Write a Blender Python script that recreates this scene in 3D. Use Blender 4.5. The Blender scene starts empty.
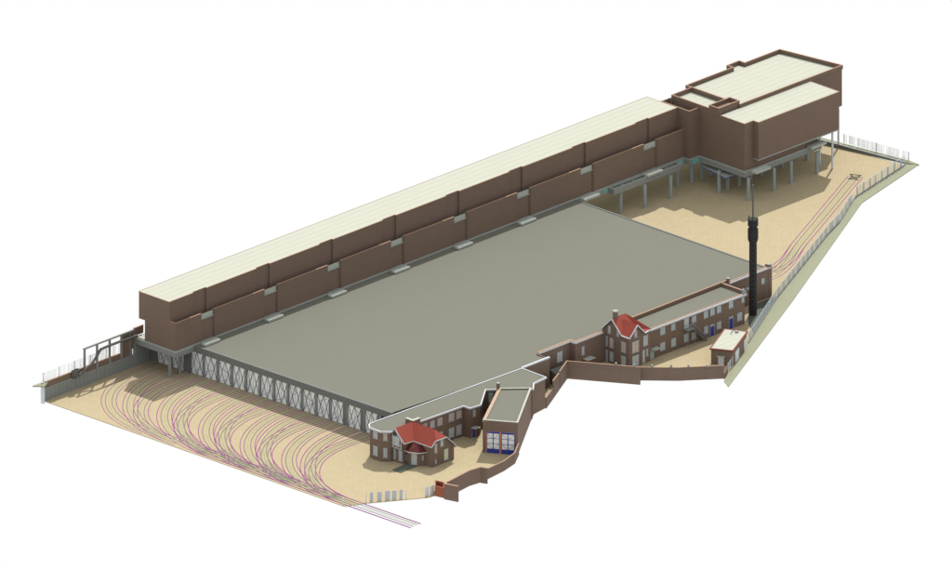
import bpy, bmesh, math, random
from mathutils import Vector
random.seed(4)
S=bpy.context.scene
COL=S.collection
# ------------------------------------------------------------------ survey frame
# metres: X runs along the depot's long side, -Y runs along its front; Z up
TH=math.radians(46.07); PI=math.radians(21.63); PX=4.6
AX,AV=PX*math.cos(TH),PX*math.sin(TH)*math.sin(PI)
BX,BV=PX*math.sin(TH),PX*math.cos(TH)*math.sin(PI)
ZV=PX*math.cos(PI); OU,OV=169.2,377.6
DET=AX*BV+BX*AV
def at(u,v,z=0.0):
    """plan position of a surveyed point whose height z is known"""
    du=u-OU; dv=v-OV+z*ZV
    x=(du*BV-BX*dv)/DET; b=(AX*dv+AV*du)/DET
    return (x,-b)
def uu(p): return OU+AX*p[0]-BX*p[1]
def vv(p,z=0): return OV-AV*p[0]-BV*p[1]-ZV*z
FH=Vector((math.sin(TH),math.cos(TH)))
# ------------------------------------------------------------------ materials
def mk(name,c,rough=.8,spec=.2,noise=.05,nscale=.6):
    m=bpy.data.materials.new(name); m.use_nodes=True
    nt=m.node_tree; b=nt.nodes['Principled BSDF']
    b.inputs['Roughness'].default_value=rough
    b.inputs['Specular IOR Level'].default_value=spec
    tc=nt.nodes.new('ShaderNodeNewGeometry'); n=nt.nodes.new('ShaderNodeTexNoise')
    n.inputs['Scale'].default_value=nscale; n.inputs['Detail'].default_value=5
    nt.links.new(tc.outputs['Position'],n.inputs['Vector'])
    r=nt.nodes.new('ShaderNodeMix'); r.data_type='RGBA'
    r.inputs['A'].default_value=(*[x*(1-noise) for x in c],1); r.inputs['B'].default_value=(*[min(1,x*(1+noise)) for x in c],1)
    nt.links.new(n.outputs['Fac'],r.inputs['Factor']); nt.links.new(r.outputs['Result'],b.inputs['Base Color'])
    m['out']='mix'
    return m,nt,b,r,tc
def brick(name,c,dark=.86,row=.5,width=1.6,mort=.06,spec=.15,rot=None):
    m,nt,b,r,tc=mk(name,c,.9,spec,.03,.35)
    L=nt.links
    sep=nt.nodes.new('ShaderNodeSeparateXYZ'); L.new(tc.outputs['Position'],sep.inputs[0])
    add=nt.nodes.new('ShaderNodeMath'); L.new(sep.outputs['X'],add.inputs[0]); L.new(sep.outputs['Y'],add.inputs[1])
    cmb=nt.nodes.new('ShaderNodeCombineXYZ')
    if rot is None:
        L.new(add.outputs[0],cmb.inputs['X']); L.new(sep.outputs['Z'],cmb.inputs['Y'])
    else:
        sub=nt.nodes.new('ShaderNodeMath'); sub.operation='SUBTRACT'; L.new(sep.outputs['X'],sub.inputs[0]); L.new(sep.outputs['Y'],sub.inputs[1])
        L.new(add.outputs[0],cmb.inputs['X']); L.new(sub.outputs[0],cmb.inputs['Y'])
    bt=nt.nodes.new('ShaderNodeTexBrick'); bt.inputs['Scale'].default_value=1
    bt.inputs['Color1'].default_value=(1,1,1,1); bt.inputs['Color2'].default_value=(.93,.93,.93,1)
    bt.inputs['Mortar'].default_value=(dark,dark,dark,1); bt.inputs['Mortar Size'].default_value=mort
    bt.inputs['Mortar Smooth'].default_value=.3
    bt.inputs['Brick Width'].default_value=width; bt.inputs['Row Height'].default_value=row
    L.new(cmb.outputs[0],bt.inputs['Vector'])
    mu=nt.nodes.new('ShaderNodeMix'); mu.data_type='RGBA'; mu.blend_type='MULTIPLY'; mu.inputs['Factor'].default_value=1
    L.new(r.outputs['Result'],mu.inputs['A']); L.new(bt.outputs['Color'],mu.inputs['B']); L.new(mu.outputs['Result'],b.inputs['Base Color'])
    bp=nt.nodes.new('ShaderNodeBump'); bp.inputs['Strength'].default_value=.25; bp.inputs['Distance'].default_value=.03
    L.new(bt.outputs['Color'],bp.inputs['Height']); L.new(bp.outputs[0],b.inputs['Normal'])
    return m
def banded(name,c):
    m,nt,b,r,tc=mk(name,c,.7,.2,.03,.2); L=nt.links
    w=nt.nodes.new('ShaderNodeTexWave'); w.bands_direction='Y'; w.inputs['Scale'].default_value=.17; w.inputs['Distortion'].default_value=.0
    L.new(tc.outputs['Position'],w.inputs['Vector'])
    cr=nt.nodes.new('ShaderNodeValToRGB'); cr.color_ramp.elements[0].color=(.94,.94,.93,1); cr.color_ramp.elements[1].color=(1,1,1,1)
    cr.color_ramp.elements[0].position=.35; cr.color_ramp.elements[1].position=.65
    L.new(w.outputs['Fac'],cr.inputs[0])
    mu=nt.nodes.new('ShaderNodeMix'); mu.data_type='RGBA'; mu.blend_type='MULTIPLY'; mu.inputs['Factor'].default_value=1
    L.new(r.outputs['Result'],mu.inputs['A']); L.new(cr.outputs[0],mu.inputs['B']); L.new(mu.outputs['Result'],b.inputs['Base Color'])
    return m
M={}
M['brick']=brick('brown_brick',(.165,.117,.09))
M['coping']=mk('pale_brick_coping',(.30,.19,.13))[0]
M['cream']=banded('cream_roofing',(.345,.355,.298))
M['felt']=mk('grey_roof_felt',(.135,.137,.113),.9,.1,.03,.15)[0]
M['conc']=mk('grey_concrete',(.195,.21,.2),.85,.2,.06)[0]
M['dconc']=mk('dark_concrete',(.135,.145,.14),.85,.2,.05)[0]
M['slab']=mk('light_concrete',(.27,.295,.27),.85)[0]
M['lslab']=mk('pale_concrete',(.33,.355,.32),.85)[0]
M['colm']=mk('column_concrete',(.25,.29,.29),.7,.2,.05)[0]
M['white']=mk('white_paint',(.40,.42,.44),.5,.3,.02)[0]
M['wmetal']=mk('pale_metal',(.50,.54,.56),.5,.3,.03)[0]
M['sand']=brick('sand_pavers',(.356,.298,.188),.88,.9,1.8,.08,.1,rot=1)
M['grass']=mk('short_grass',(.235,.242,.17),.95,.05,.12,1.5)[0]
M['dgreen']=mk('ramp_and_shaded_grass',(.085,.1,.082),.9,.1,.1)[0]  # dark green of the ramp; on grass it stands in for shade
M['red']=brick('red_roof_tiles',(.275,.06,.043),.8,.35,.3,.05)
M['dred']=mk('dark_red_tiles',(.085,.016,.014),.7)[0]
M['black']=brick('black_lattice_cladding',(.026,.026,.027),.55,.6,.6,.08,.3)
M['steel']=mk('dark_steel',(.085,.085,.08),.6,.3)[0]
M['gsteel']=mk('grey_steel',(.2,.21,.2),.6,.3)[0]
M['blue']=mk('dark_blue_paint',(.02,.032,.25),.45,.4)[0]
M['bluerail']=mk('slate_blue_edge',(.07,.1,.2),.5)[0]
M['pane']=mk('pale_window_glass',(.40,.44,.44),.25,.5,.12,1.2)[0]
M['panep']=mk('peach_window_glass',(.46,.37,.30),.35,.4,.08,1.2)[0]  # pane variant with a peach tint
M['paney']=mk('yellow_green_window_glass',(.55,.58,.38),.35,.4,.05)[0]  # pane variant with a yellow-green tint
M['frame']=mk('grey_window_frame',(.30,.34,.36),.5)[0]
M['door']=mk('pale_door_panel',(.68,.72,.71),.5,.3,.14,1.2)[0]
M['salmon']=mk('salmon_brick',(.42,.17,.11),.9)[0]
M['orange']=mk('orange_brick',(.26,.085,.05),.9)[0]
M['rail']=mk('tram_rail_steel',(.155,.16,.13),.8,.05)[0]
M['centre']=mk('track_centre_line',(.25,.24,.18),.8)[0]
M['bed']=mk('track_bed_tint',(.27,.24,.165),.9)[0]
M['tbed']=mk('pale_track_bed',(.42,.44,.42),.9)[0]
M['purple']=mk('purple_paint',(.21,.045,.2),.8,.05,.03)[0]
gm_,nt_,b_,_,_=mk('bluish_fence_glass',(.36,.42,.47),.3,.5,.06); b_.inputs['Alpha'].default_value=.65
M['bglass']=gm_
M['teal']=mk('teal_panel',(.16,.36,.34),.4,.4)[0]
gm_,nt_,b_,_,_=mk('frosted_slat',(.85,.88,.9),.3,.5,.03); b_.inputs['Alpha'].default_value=.45; M['slat']=gm_
M['peachp']=mk('peach_parapet',(.36,.26,.19),.9)[0]
# ------------------------------------------------------------------ mesh builder
class MB:
    def __init__(s): s.v=[]; s.f=[]
    def face(s,pts):
        i=len(s.v); s.v+= [tuple(p) for p in pts]; s.f.append(tuple(range(i,i+len(pts)))); return s
    def solid(s,vs,fs):
        i=len(s.v); s.v+=[tuple(p) for p in vs]; s.f+=[tuple(i+k for k in f) for f in fs]; return s
    def prism(s,poly,z0,z1):
        n=len(poly)
        a=sum(poly[i][0]*poly[(i+1)%n][1]-poly[(i+1)%n][0]*poly[i][1] for i in range(n))
        if a<0: poly=poly[::-1]
        zt=z1 if isinstance(z1,(list,tuple)) else [z1]*n
        vs=[(p[0],p[1],z0) for p in poly]+[(p[0],p[1],zt[i]) for i,p in enumerate(poly)]
        fs=[tuple(range(n))[::-1],tuple(range(n,2*n))]+[(i,(i+1)%n,n+(i+1)%n,n+i) for i in range(n)]
        return s.solid(vs,fs)
    def box(s,p,q): # axis aligned
        return s.prism([(p[0],p[1]),(q[0],p[1]),(q[0],q[1]),(p[0],q[1])],p[2],q[2])
    def obox(s,c,d,l,w,z0,z1): # centre, dir, half length, half width
        d=Vector(d).normalized(); n=Vector((-d.y,d.x)); c=Vector(c)
        return s.prism([tuple(c+d*a*l+n*b*w) for a,b in ((-1,-1),(1,-1),(1,1),(-1,1))],z0,z1)
    def ribbon(s,path,w,z0,z1,closed=False,off=0.0):
        L=offset(path,off-w/2,closed); R=offset(path,off+w/2,closed)
        n=len(path); z0l=z0 if isinstance(z0,(list,tuple)) else [z0]*n; z1l=z1 if isinstance(z1,(list,tuple)) else [z1]*n
        vs=[]
        for i in range(n): vs+=[(*L[i],z0l[i]),(*R[i],z0l[i]),(*R[i],z1l[i]),(*L[i],z1l[i])]
        fs=[]
        m=n if closed else n-1
        for i in range(m):
            a=4*i; b=4*((i+1)%n)
            for k in range(4): fs.append((a+k,b+k,b+(k+1)%4,a+(k+1)%4))
        if not closed: fs+=[(0,1,2,3),(4*n-1,4*n-2,4*n-3,4*n-4)]
        return s.solid(vs,fs)
    def bar(s,p,q,r,n=6):
        p=Vector(p);q=Vector(q);d=(q-p).normalized()
        a=Vector((0,0,1)) if abs(d.z)<.9 else Vector((1,0,0))
        x=d.cross(a).normalized(); y=d.cross(x)
        vs=[]
        for c in (p,q):
            for k in range(n):
                t=2*math.pi*(k+.5)/n; vs.append(c+(x*math.cos(t)+y*math.sin(t))*r)
        return s.solid(vs,[(k,(k+1)%n,n+(k+1)%n,n+k) for k in range(n)]+[tuple(range(n))[::-1],tuple(range(n,2*n))])
    def cyl(s,c,r,z0,z1,n=12,r1=None):
        r1=r if r1 is None else r1
        vs=[(c[0]+r*math.cos(2*math.pi*k/n),c[1]+r*math.sin(2*math.pi*k/n),z0) for k in range(n)]+[(c[0]+r1*math.cos(2*math.pi*k/n),c[1]+r1*math.sin(2*math.pi*k/n),z1) for k in range(n)]
        return s.solid(vs,[(k,(k+1)%n,n+(k+1)%n,n+k) for k in range(n)]+[tuple(range(n))[::-1],tuple(range(n,2*n))])
    def build(s,name,mat,parent=None,**kw):
        me=bpy.data.meshes.new(name); me.from_pydata(s.v,[],s.f)
        bm=bmesh.new(); bm.from_mesh(me); bmesh.ops.recalc_face_normals(bm,faces=bm.faces); bm.to_mesh(me); bm.free()
        me.materials.append(mat if not isinstance(mat,str) else M[mat])
        o=bpy.data.objects.new(name,me); COL.objects.link(o)
        if parent: o.parent=parent
        for k,v in kw.items(): o[k]=v
        return o
def offset(path,d,closed=False):
    if abs(d)<1e-9: return [tuple(p) for p in path]
    n=len(path); out=[]
    for i in range(n):
        p=Vector(path[i])
        a=Vector(path[i-1]) if (i>0 or closed) else None
        b=Vector(path[(i+1)%n]) if (i<n-1 or closed) else None
        ns=[]
        if a is not None: t=(p-a).normalized(); ns.append(Vector((-t.y,t.x)))
        if b is not None: t=(b-p).normalized(); ns.append(Vector((-t.y,t.x)))
        m=sum(ns,Vector((0,0)))
        if m.length<1e-6: m=ns[0]
        m.normalize(); k=max(.35,m.dot(ns[0]))
        q=p+m*(d/k); out.append((q.x,q.y))
    return out
def inset(poly,d):
    n=len(poly); a=sum(poly[i][0]*poly[(i+1)%n][1]-poly[(i+1)%n][0]*poly[i][1] for i in range(n))
    return offset(poly,d if a>0 else -d,True)
def thing(name,label,cat,group=None,loc=(0,0,0)):
    o=bpy.data.objects.new(name,None); COL.objects.link(o); o['label']=label; o['category']=cat
    if group: o['group']=group
    o.empty_display_size=1
    return o
def tag(o,label,cat,group=None):
    o['label']=label; o['category']=cat
    if group: o['group']=group
    return o
def struct(o): o['kind']='structure'; return o
# openings on a wall --------------------------------------------------------
class Wall:
    def __init__(s,p,q):
        s.p=Vector(p); s.q=Vector(q); s.d=(s.q-s.p).normalized(); s.n=Vector((s.d.y,-s.d.x))
        if s.n.dot(FH)>0: s.n=-s.n
    def pt(s,u):
        a=uu(s.p); b=uu(s.q); return s.p+(s.q-s.p)*((u-a)/(b-a))
    def z(s,u,v): return (vv(s.pt(u))-v)/ZV
def slab_on(mb,w,p0,p1,z0,z1,o0,o1):
    a=p0+w.n*o0; b=p1+w.n*o0; c=p1+w.n*o1; d=p0+w.n*o1
    mb.prism([tuple(a),tuple(b),tuple(c),tuple(d)],z0,z1)
def opening(w,u0,u1,vt,vb,parent,pane='pane',name='window',frame='frame',mull=1,rail=.7,sill=True):
    um=(u0+u1)/2; z1=w.z(um,vt); z0=max(.03,w.z(um,vb)); p0=w.pt(u0); p1=w.pt(u1)
    f=MB(); t=.12; d=(p1-p0).normalized(); L=(p1-p0).length
    for a,b,c,e in ((0,t,z0,z1),(L-t,L,z0,z1),(t,L-t,z0,z0+t),(t,L-t,z1-t,z1)):
        slab_on(f,w,p0+d*a,p0+d*b,c,e,-.02,.10)
    if mull:
        for k in range(mull):
            c=t+(L-2*t)*(k+1)/(mull+1); slab_on(f,w,p0+d*(c-.04),p0+d*(c+.04),z0+t,z1-t,-.02,.085)
    if rail:
        c=z0+(z1-z0)*rail; slab_on(f,w,p0+d*t,p1-d*t,c-.035,c+.035,-.02,.075)
    if sill: slab_on(f,w,p0-d*.08,p1+d*.08,z0-.12,z0-.003,-.02,.16)
    fo=f.build(name,frame,parent)
    g=MB(); slab_on(g,w,p0+d*t,p1-d*t,z0+t,z1-t,-.02,.035)
    g.build('pane' if name=='window' else 'panel',pane,fo)
    return fo
def blue_door(w,u0,u1,vt,vb,parent):
    um=(u0+u1)/2; z1=w.z(um,vt); p0=w.pt(u0);p1=w.pt(u1); d=(p1-p0).normalized()
    f=MB(); slab_on(f,w,p0,p0+d*.1,.02,z1,-.02,.1); slab_on(f,w,p1-d*.1,p1,.02,z1,-.02,.1); slab_on(f,w,p0,p1,z1+.003,z1+.45,-.02,.1)
    fo=f.build('door','frame',parent); g=MB(); slab_on(g,w,p0+d*.1,p1-d*.1,.02,z1,-.02,.06); g.build('panel','blue',fo)
    h=MB(); c=p1-d*.25+w.n*.1; h.obox(tuple(c),tuple(d),.06,.04,1.0,1.06); h.build('handle','gsteel',fo)
def canopy(w,u0,u1,v,out,parent,mat='lslab'):
    p0=w.pt(u0);p1=w.pt(u1); z=w.z((u0+u1)/2,v); m=MB(); slab_on(m,w,p0,p1,z,z+.15,-.02,out)
    return m.build('canopy',mat,parent)
# ================================================================== GROUND
# front, then clockwise round the site
gpx=[(44.5,401),(344.5,506.2),(367,503),(400,500),(428.5,497.3),(434.6,495.4)]
G=[at(*p) for p in gpx]
wallL=[(444.3,497.6),(458.4,490.8),(469,485.2),(480.5,481.6),(487.3,478.8),(503.7,470.4),(514.5,463),(517.3,455.4),(530.8,420.6),(533.9,413.8),(545.6,407.5),(567,377.6),(640.3,382.6),(640.5,379.2),(678,379.9),(723.7,377.7),(728.5,374)]
G+=[at(*p) for p in wallL]
inner=[(731,371),(748,343),(776.7,298.6),(828.5,234),(840,222),(855.2,197.5),(905.3,165)]
G+=[at(*p) for p in inner]
G+=[at(842,148.6),(at(842,148.6)[0]+.5,at(44.5,401)[1]+1),at(44.5,401)][:2]
gm=MB().prism(G,-.16,0)
go=struct(gm.build('ground','sand')); go['label']='sand coloured paved yard'
# grass
outer=[(919,164.2),(862,202.6),(792,301.5),(728.4,386.7),(723.9,380.8)]
vg=MB().prism([at(*p) for p in [(727.6,374.8)]+inner]+[at(*p) for p in outer],-.17,.02)
struct(vg.build('grass_verge','grass'))
ml=[(748.2,321.2),(748.6,306.6),(771.9,297.6),(777.5,296.5),(753.5,332.5),(748.8,326)]
struct(MB().prism([at(*p) for p in ml],.0,.016).build('shaded_grass_patch','dgreen'))  # grass beside the tower, its shade put into the dark colour
# left verge behind the retaining wall
gl=at(44.5,401)
bz=4.2
struct(MB().prism([at(32.5,385.6,bz),at(44,381.2,bz),at(50,379.5,bz),at(44.5,386,bz)],bz-.3,bz-.04).build('raised_verge','grass'))
# rear verge, above a low retaining wall
e0=at(840,148); e1=at(905.3,163.6)
d=(Vector(e1)-Vector(e0)).normalized(); n=Vector((-d.y,d.x)); 
if n.dot(FH)<0: n=-n
E0=Vector(e0)-d*9; E1=Vector(e1)
rv=MB().prism([tuple(E0+n*.3),tuple(E1+n*.3),at(919,164.4,.1),tuple(E1+n*1.5),tuple(E0+n*1.7)],-.3,[.7,.12,.1,.25,.7])
struct(rv.build('rear_verge','grass'))
t=thing('retaining_wall','low dark concrete wall along the rear edge of the yard','wall')
MB().ribbon([tuple(E0),tuple(E1)],.35,0,[.95,.35]).build('wall_body','dconc',t)
MB().ribbon([tuple(E0),tuple(E1)],.42,[.952,.352],[1.03,.43]).build('coping','slab',t)
def rail_fence(label,path,z0s,h,mat,postmat,sp=.35,post=4.2,group=None,th=.05):
    t=thing('railing_fence',label,'fence',group)
    sl=MB(); 
    for i in range(len(path)-1):
        a=Vector(path[i]); b=Vector(path[i+1]); L=(b-a).length; dd=(b-a)/L
        za,zb=z0s[i],z0s[i+1]
        k=int(L/sp)
        for j in range(k):
            f=(j+.5)/k; 
            if random.random()<.12: continue
            sl.obox(tuple(a+dd*L*f),tuple(dd),random.uniform(.5,1.6)*th,.02,za+(zb-za)*f+.1,za+(zb-za)*f+h)
        for zz in (.25,h-.15):
            sl.ribbon([tuple(a),tuple(b)],.03,[za+zz,zb+zz],[za+zz+.05,zb+zz+.05])
        m=max(1,int(L/post))
        for j in range(m+1):
            f=j/m; c=a+dd*L*f
            MB().obox(tuple(c),tuple(dd),.07,.06,za+(zb-za)*f,za+(zb-za)*f+h+.1).build('post',postmat,t)
    sl.build('slats',mat,t)
    return t
rail_fence('long pale railing fence along the rear verge at the far right',[tuple(E0+n*1.6+d*9),tuple(E1+n*1.4)],[.72,.25],2.0,'slat','wmetal',.42,6,th=.13)
# ================================================================== RETAINING WALL (left)
y0=gl[1]; x0=gl[0]; xe=at(154,361.4)[0]
t=thing('retaining_wall','ribbed grey concrete wall topped with brick along the left side of the yard','wall')
m=MB(); m.prism([(x0,y0),(xe,y0),(xe,y0+.5),(x0,y0+.5)],-.3,2.8)
xx=x0+.6
while xx<xe-.2: m.box((xx,y0-.04,0),(xx+.12,y0,2.75)); xx+=1.3
m.build('wall_body','conc',t)
xm_=Wall((x0,y0),(xe,y0)).pt(134.3).x
m=MB(); m.prism([(xm_,y0),(xe,y0),(xe,y0+.5),(xm_,y0+.5)],2.804,5.28)
xx=xm_+.5
while xx<xe-.2: m.box((xx,y0-.04,2.8),(xx+.12,y0,5.25)); xx+=1.3
m.build('upper_wall','conc',t)
MB().prism([(x0,y0-.05),(xm_-.003,y0-.05),(xm_-.003,y0+.5),(x0,y0+.5)],2.803,2.9).build('ledge','slab',t)
MB().prism([(x0+.02,y0+.12),(x0+27.6,y0+.12),(x0+27.6,y0+.48),(x0+.02,y0+.48)],2.903,bz).build('brick_wall','brick',t)
MB().prism([(x0+.0,y0+.08),(x0+23.9,y0+.08),(x0+23.9,y0+.52),(x0+.0,y0+.52)],bz+.002,bz+.07).build('coping','coping',t)
MB().prism([(x0-.35,y0-.1),(x0-.004,y0-.1),(x0-.004,y0+.8),(x0-.35,y0+.8)],-.6,4.3).build('end_post','wmetal',t)
rail_fence('pale railing fence on the brick wall at the left edge of the yard',[(x0+.3,y0+.75),(x0+25,y0+.75)],[bz-.04]*2,2.1,'slat','wmetal',.42,4.5,th=.13)
# steel frame
t=thing('pipe_gantry','tall open grey steel frame above the left wall, with a brick end panel','gantry')
wl=Wall((x0,y0),(xe,y0))
fx=[wl.pt(u).x for u in (84.5,97,109.6,121.3,130)]
for i,x in enumerate(fx): MB().box((x-.28 if i<4 else x-.12,y0-.12,2.9),(x+.28 if i<4 else x+.12,y0+.10,8.45)).build('post','gsteel',t)
xr=wl.pt(133.6).x
MB().box((fx[0]-.3,y0-.16,8.453),(xr,y0+.2,8.8)).build('top_rail','gsteel',t)
MB().box((fx[3]+.3,y0+.102,bz+.08),(xr+.7,y0+.4,8.45)).build('brick_panel','brick',t)
t=thing('brick_wall','short brick wall piece behind the raised deck by the long brown block','wall')
MB().box((xr+.5,y0+.3,6.955),(xr+3.4,y0+.6,8.75)).build('wall_body','brick',t)
MB().box((xr+.45,y0+.25,8.753),(xr+3.45,y0+.65,8.82)).build('coping','coping',t)
# dark pipe & drum
pp=[(137,335.5),(120,341.5),(107,346.5),(100.5,349.5),(97,356),(92,363.5),(85,369.5),(79,375.5)]
zp=[8,8,8,7.7,6.2,4.8,3.9,2.9]
pts=[(*at(p[0],p[1],z),z) for p,z in zip(pp,zp)]
yy=min(q[1] for q in pts)
t=thing('steel_pipe','long dark steel pipe running down along the frame on the left wall','pipe')
m=MB()
for q,(p,z) in enumerate(zip(pp,zp)):
    # keep the pipe 0.5 m in front of the frame plane: solve for height on that plane
    pass
Wp=Wall((x0,y0-.55),(xe,y0-.55)); P3=[]
for p in pp:
    c=Wp.pt(p[0]); P3.append(Vector((c.x,c.y,Wp.z(*p))))
for a,b in zip(P3,P3[1:]): m.bar(a,b,.3,8)
m.build('tube','steel',t)
m=MB()
for a in P3[:5:2]: MB().bar(a,Vector((a.x,y0-.1,a.z)),.07).build('bracket','gsteel',t)
t=thing('steel_drum','dark open drum hung on the left wall at the foot of the pipe','drum')
c=Wp.pt(76.2); z1=Wp.z(76,370); z0_=Wp.z(76,378.5)
m=MB(); nn=14; R=1.0
prof=[(R,z0_+.5),(R,z1)]
vs=[];fs=[]
cc=(c.x,y0-.1)
for k in range(nn+1):
    a=math.pi+math.pi*k/nn
    for r,z in ((R*.5,z0_),(R,z0_+.6),(R,z1),(R-.12,z1),(R-.12,z0_+.7)):
        vs.append((cc[0]+r*math.cos(a),cc[1]+r*math.sin(a)*.8,z))
for k in range(nn):
    for j in range(4):
        a=k*5+j; fs.append((a,a+5,a+6,a+1))
m.solid(vs,fs); m.build('shell','steel',t)
MB().box((cc[0]-R,y0-.1,z0_+.3),(cc[0]+R,y0-.04,z1)).build('back_plate','steel',t)
# ================================================================== APARTMENT BLOCK (long)
T=thing('apartment_block','very long brown brick block on a raised podium under a cream roof','building')
ZB,ZS,ZR=6.72,13.2,17.7
LT=159.2; BK=-9.15   # back b
PIT=63.2/AX
def bpoly(l): return [(x,-b) for x,b in l]
front=[(0,0)]
for k in range(8):
    xs=7.5+k*PIT; front+= [(xs,0),(xs+.2,-.4),(xs+4.2,-.4),(xs+4.2,0)]
front+=[(LT,0)]
up=[(0,BK)]+front+[(LT,BK)]
MB().prism(bpoly(up),11.36,ZR-.12).build('upper_wall','brick',T)
MB().prism(inset(bpoly(up),.03),ZR-.118,ZR+.0).build('roof','cream',T)
MB().ribbon(bpoly(up),.14,ZR-.116,ZR+.03,True).build('roof_edge','coping',T)
MB().prism(bpoly([(0,BK+1.8),(0,1.93-.36),(LT,1.93-.36),(LT,BK+1.8)]),ZB,11.355).build('core_wall','brick',T)
# front walls of the lower storeys, one per bay, with terrace gaps
xa=0
for k in range(9):
    xb=8.1+k*PIT if k<8 else LT
    MB().prism(bpoly([(xa,1.571),(xa,1.93),(xb,1.93),(xb,1.571)]),ZB,ZS-.06).build('front_wall','brick',T)
    MB().prism(bpoly([(xa,1.65),(xa,1.94),(xb,1.94),(xb,1.65)]),ZS-.057,ZS+.02).build('coping','coping',T)
    if k<8:
        MB().prism(bpoly([(xb+.002,1.571),(xb+.002,1.72),(xb+3.8,1.72),(xb+3.8,1.571)]),ZB,11.65).build('bay_wall','brick',T)
        MB().prism(bpoly([(xb+.01,.02),(xb+.01,1.9),(xb+3.79,1.9),(xb+3.79,.02)]),11.653,11.85).build('terrace','slab',T)
        MB().prism(bpoly([(xb+.002,1.60),(xb+.002,1.68),(xb+3.8,1.68),(xb+3.8,1.60)]),11.855,12.9).build('balustrade','lslab',T)
        m=MB(); m.prism(bpoly([(xb+4.02,1.932),(xb+4.02,2.03),(xb+4.5,2.03),(xb+4.5,1.932)]),ZB,ZS-.1); m.build('pilaster','brick',T)
    xa=xb+3.8
MB().prism(bpoly([(0,.002),(0,1.57),(.3,1.57),(.3,.002)]),11.36,ZS-.06).build('end_wall','brick',T)
MB().prism(bpoly([(-.02,.002),(-.02,1.54),(.32,1.54),(.32,.002)]),ZS-.057,ZS+.02).build('coping','coping',T)
MB().prism(bpoly([(.3,.01),(.3,1.57),(LT,1.57),(LT,.01)]),11.36,11.62).build('terrace_deck','felt',T)
# ================================================================== BIG BLOCK (right)
Bk=thing('tower_block','large brown brick block with stepped cream roofs at the far end of the podium','building')
ZC=17.7; ZH=18.57; ZO=9.0
P1=at(719.8,115.3,ZC);P2=at(744.5,124,ZC);P3_=at(753.2,120.6,ZC);P4=at(758.6,122.5,ZC);P5=at(838.5,91.5,ZC);P6=at(809.5,81.2,ZC)
xF=P2[0]; xE=P5[0]
P1=(xF,P1[1]); P3_=(P3_[0],P2[1]); P4=(P3_[0],P4[1]); P5=(xE,P4[1])
H1=at(686.4,85,ZH);H2=at(779.6,49.1,ZH);H3=at(842,64.9,ZH);H4=at(739.9,104,ZH)
yH=H3[1]; H4=(H4[0],yH); P1=(xF,yH-.0); P6=(xE,yH)
fb=[P1,P2,P3_,P4,P5,P6]
MB().prism(fb,ZO,ZC-.1).build('front_wall','brick',Bk)
MB().prism(inset(fb,.05),ZC-.098,ZC+.02).build('front_roof','cream',Bk)
MB().ribbon([P1,P2,P3_,P4,P5,P6],.12,ZC-.097,ZC+.07).build('roof_edge','coping',Bk)
xq=at(823,145,ZB)[0]
MB().prism([P1,P2,(xq,P2[1]),(xq,yH)],ZB,ZO-.002).build('base_wall','brick',Bk)
MB().ribbon([P3_,P4,P5],.5,ZO-.25,ZO-.003,off=.2).build('ledge','colm',Bk)
# high roof block
bump=[at(730,66.2,ZH),at(729.5,64.0,ZH),at(741.4,59.2,ZH),at(748,61.7,ZH)]
dH=(Vector(H2)-Vector(H1)).normalized(); nH=Vector((-dH.y,dH.x))
def onH(u,o=0):
    a,b=uu(H1),uu(H2); p=Vector(H1)+(Vector(H2)-Vector(H1))*((u-a)/(b-a))+nH*o; return (p.x,p.y)
H1=(H1[0],H1[1])
hp=[H1,onH(733),onH(733,1.7),onH(744.8,1.7),onH(744.8),H2,H3,H4]
hp2=[H1,onH(733),onH(733,1.7),onH(744.8,1.7),onH(744.8),H2,(H3[0],yH+.0),H4]
MB().prism(hp,ZO+.004,17.6).build('rear_wall','brick',Bk)
MB().prism(inset(hp,.3),17.602,17.66).build('rear_roof','cream',Bk)
MB().ribbon(hp,.28,17.6,ZH-.08,True,off=0).build('parapet','brick',Bk)
MB().ribbon(hp,.26,ZH-.077,ZH,True,off=0).build('coping','coping',Bk)
MB().prism([(H1[0]+.2,H1[1]-.8),(xq,H1[1]-.8),(xq,yH+.003),(H1[0]+.2,yH+.003)],ZB,ZO).build('base_wall','brick',Bk)
# middle roof
ZM=17.5
M1=at(671.5,94.5,18.5); M1=(xF,M1[1])
mp=[M1,(xF,yH+.004),(H1[0]-.17,yH+.004),(H1[0]-.17,M1[1])]
MB().prism(mp,ZB,ZM-.1).build('middle_wall','brick',Bk)
MB().prism(inset(mp,.04),ZM-.098,ZM).build('middle_roof','cream',Bk)
MB().ribbon([(xF,yH),M1,(H1[0]-.2,M1[1])],.25,ZM-.09,18.42,off=-.125).build('parapet','brick',Bk)
MB().ribbon([(xF,yH),M1,(H1[0]-.2,M1[1])],.26,18.422,18.5,off=-.125).build('coping','coping',Bk)
# roof-light well box
K=[at(708.9,105.2,19.25),at(718.6,108.4,19.25),at(739.5,100.3,19.25),at(729.5,96.9,19.25)]
kx0=xF-.03; kx1=K[2][0]; ky0=K[1][1]; ky1=K[3][1]
kp=[(kx0,ky0),(kx1,ky0),(kx1,ky1),(kx0,ky1)]
MB().prism(inset(kp,.1),ZC-.3,18.35).build('well_floor','brick',Bk)
MB().ribbon(kp,.3,ZC-.4,19.17,True,off=.15).build('well_wall','brick',Bk)
MB().ribbon(kp,.26,19.172,19.25,True,off=.1).build('coping','coping',Bk)
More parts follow.
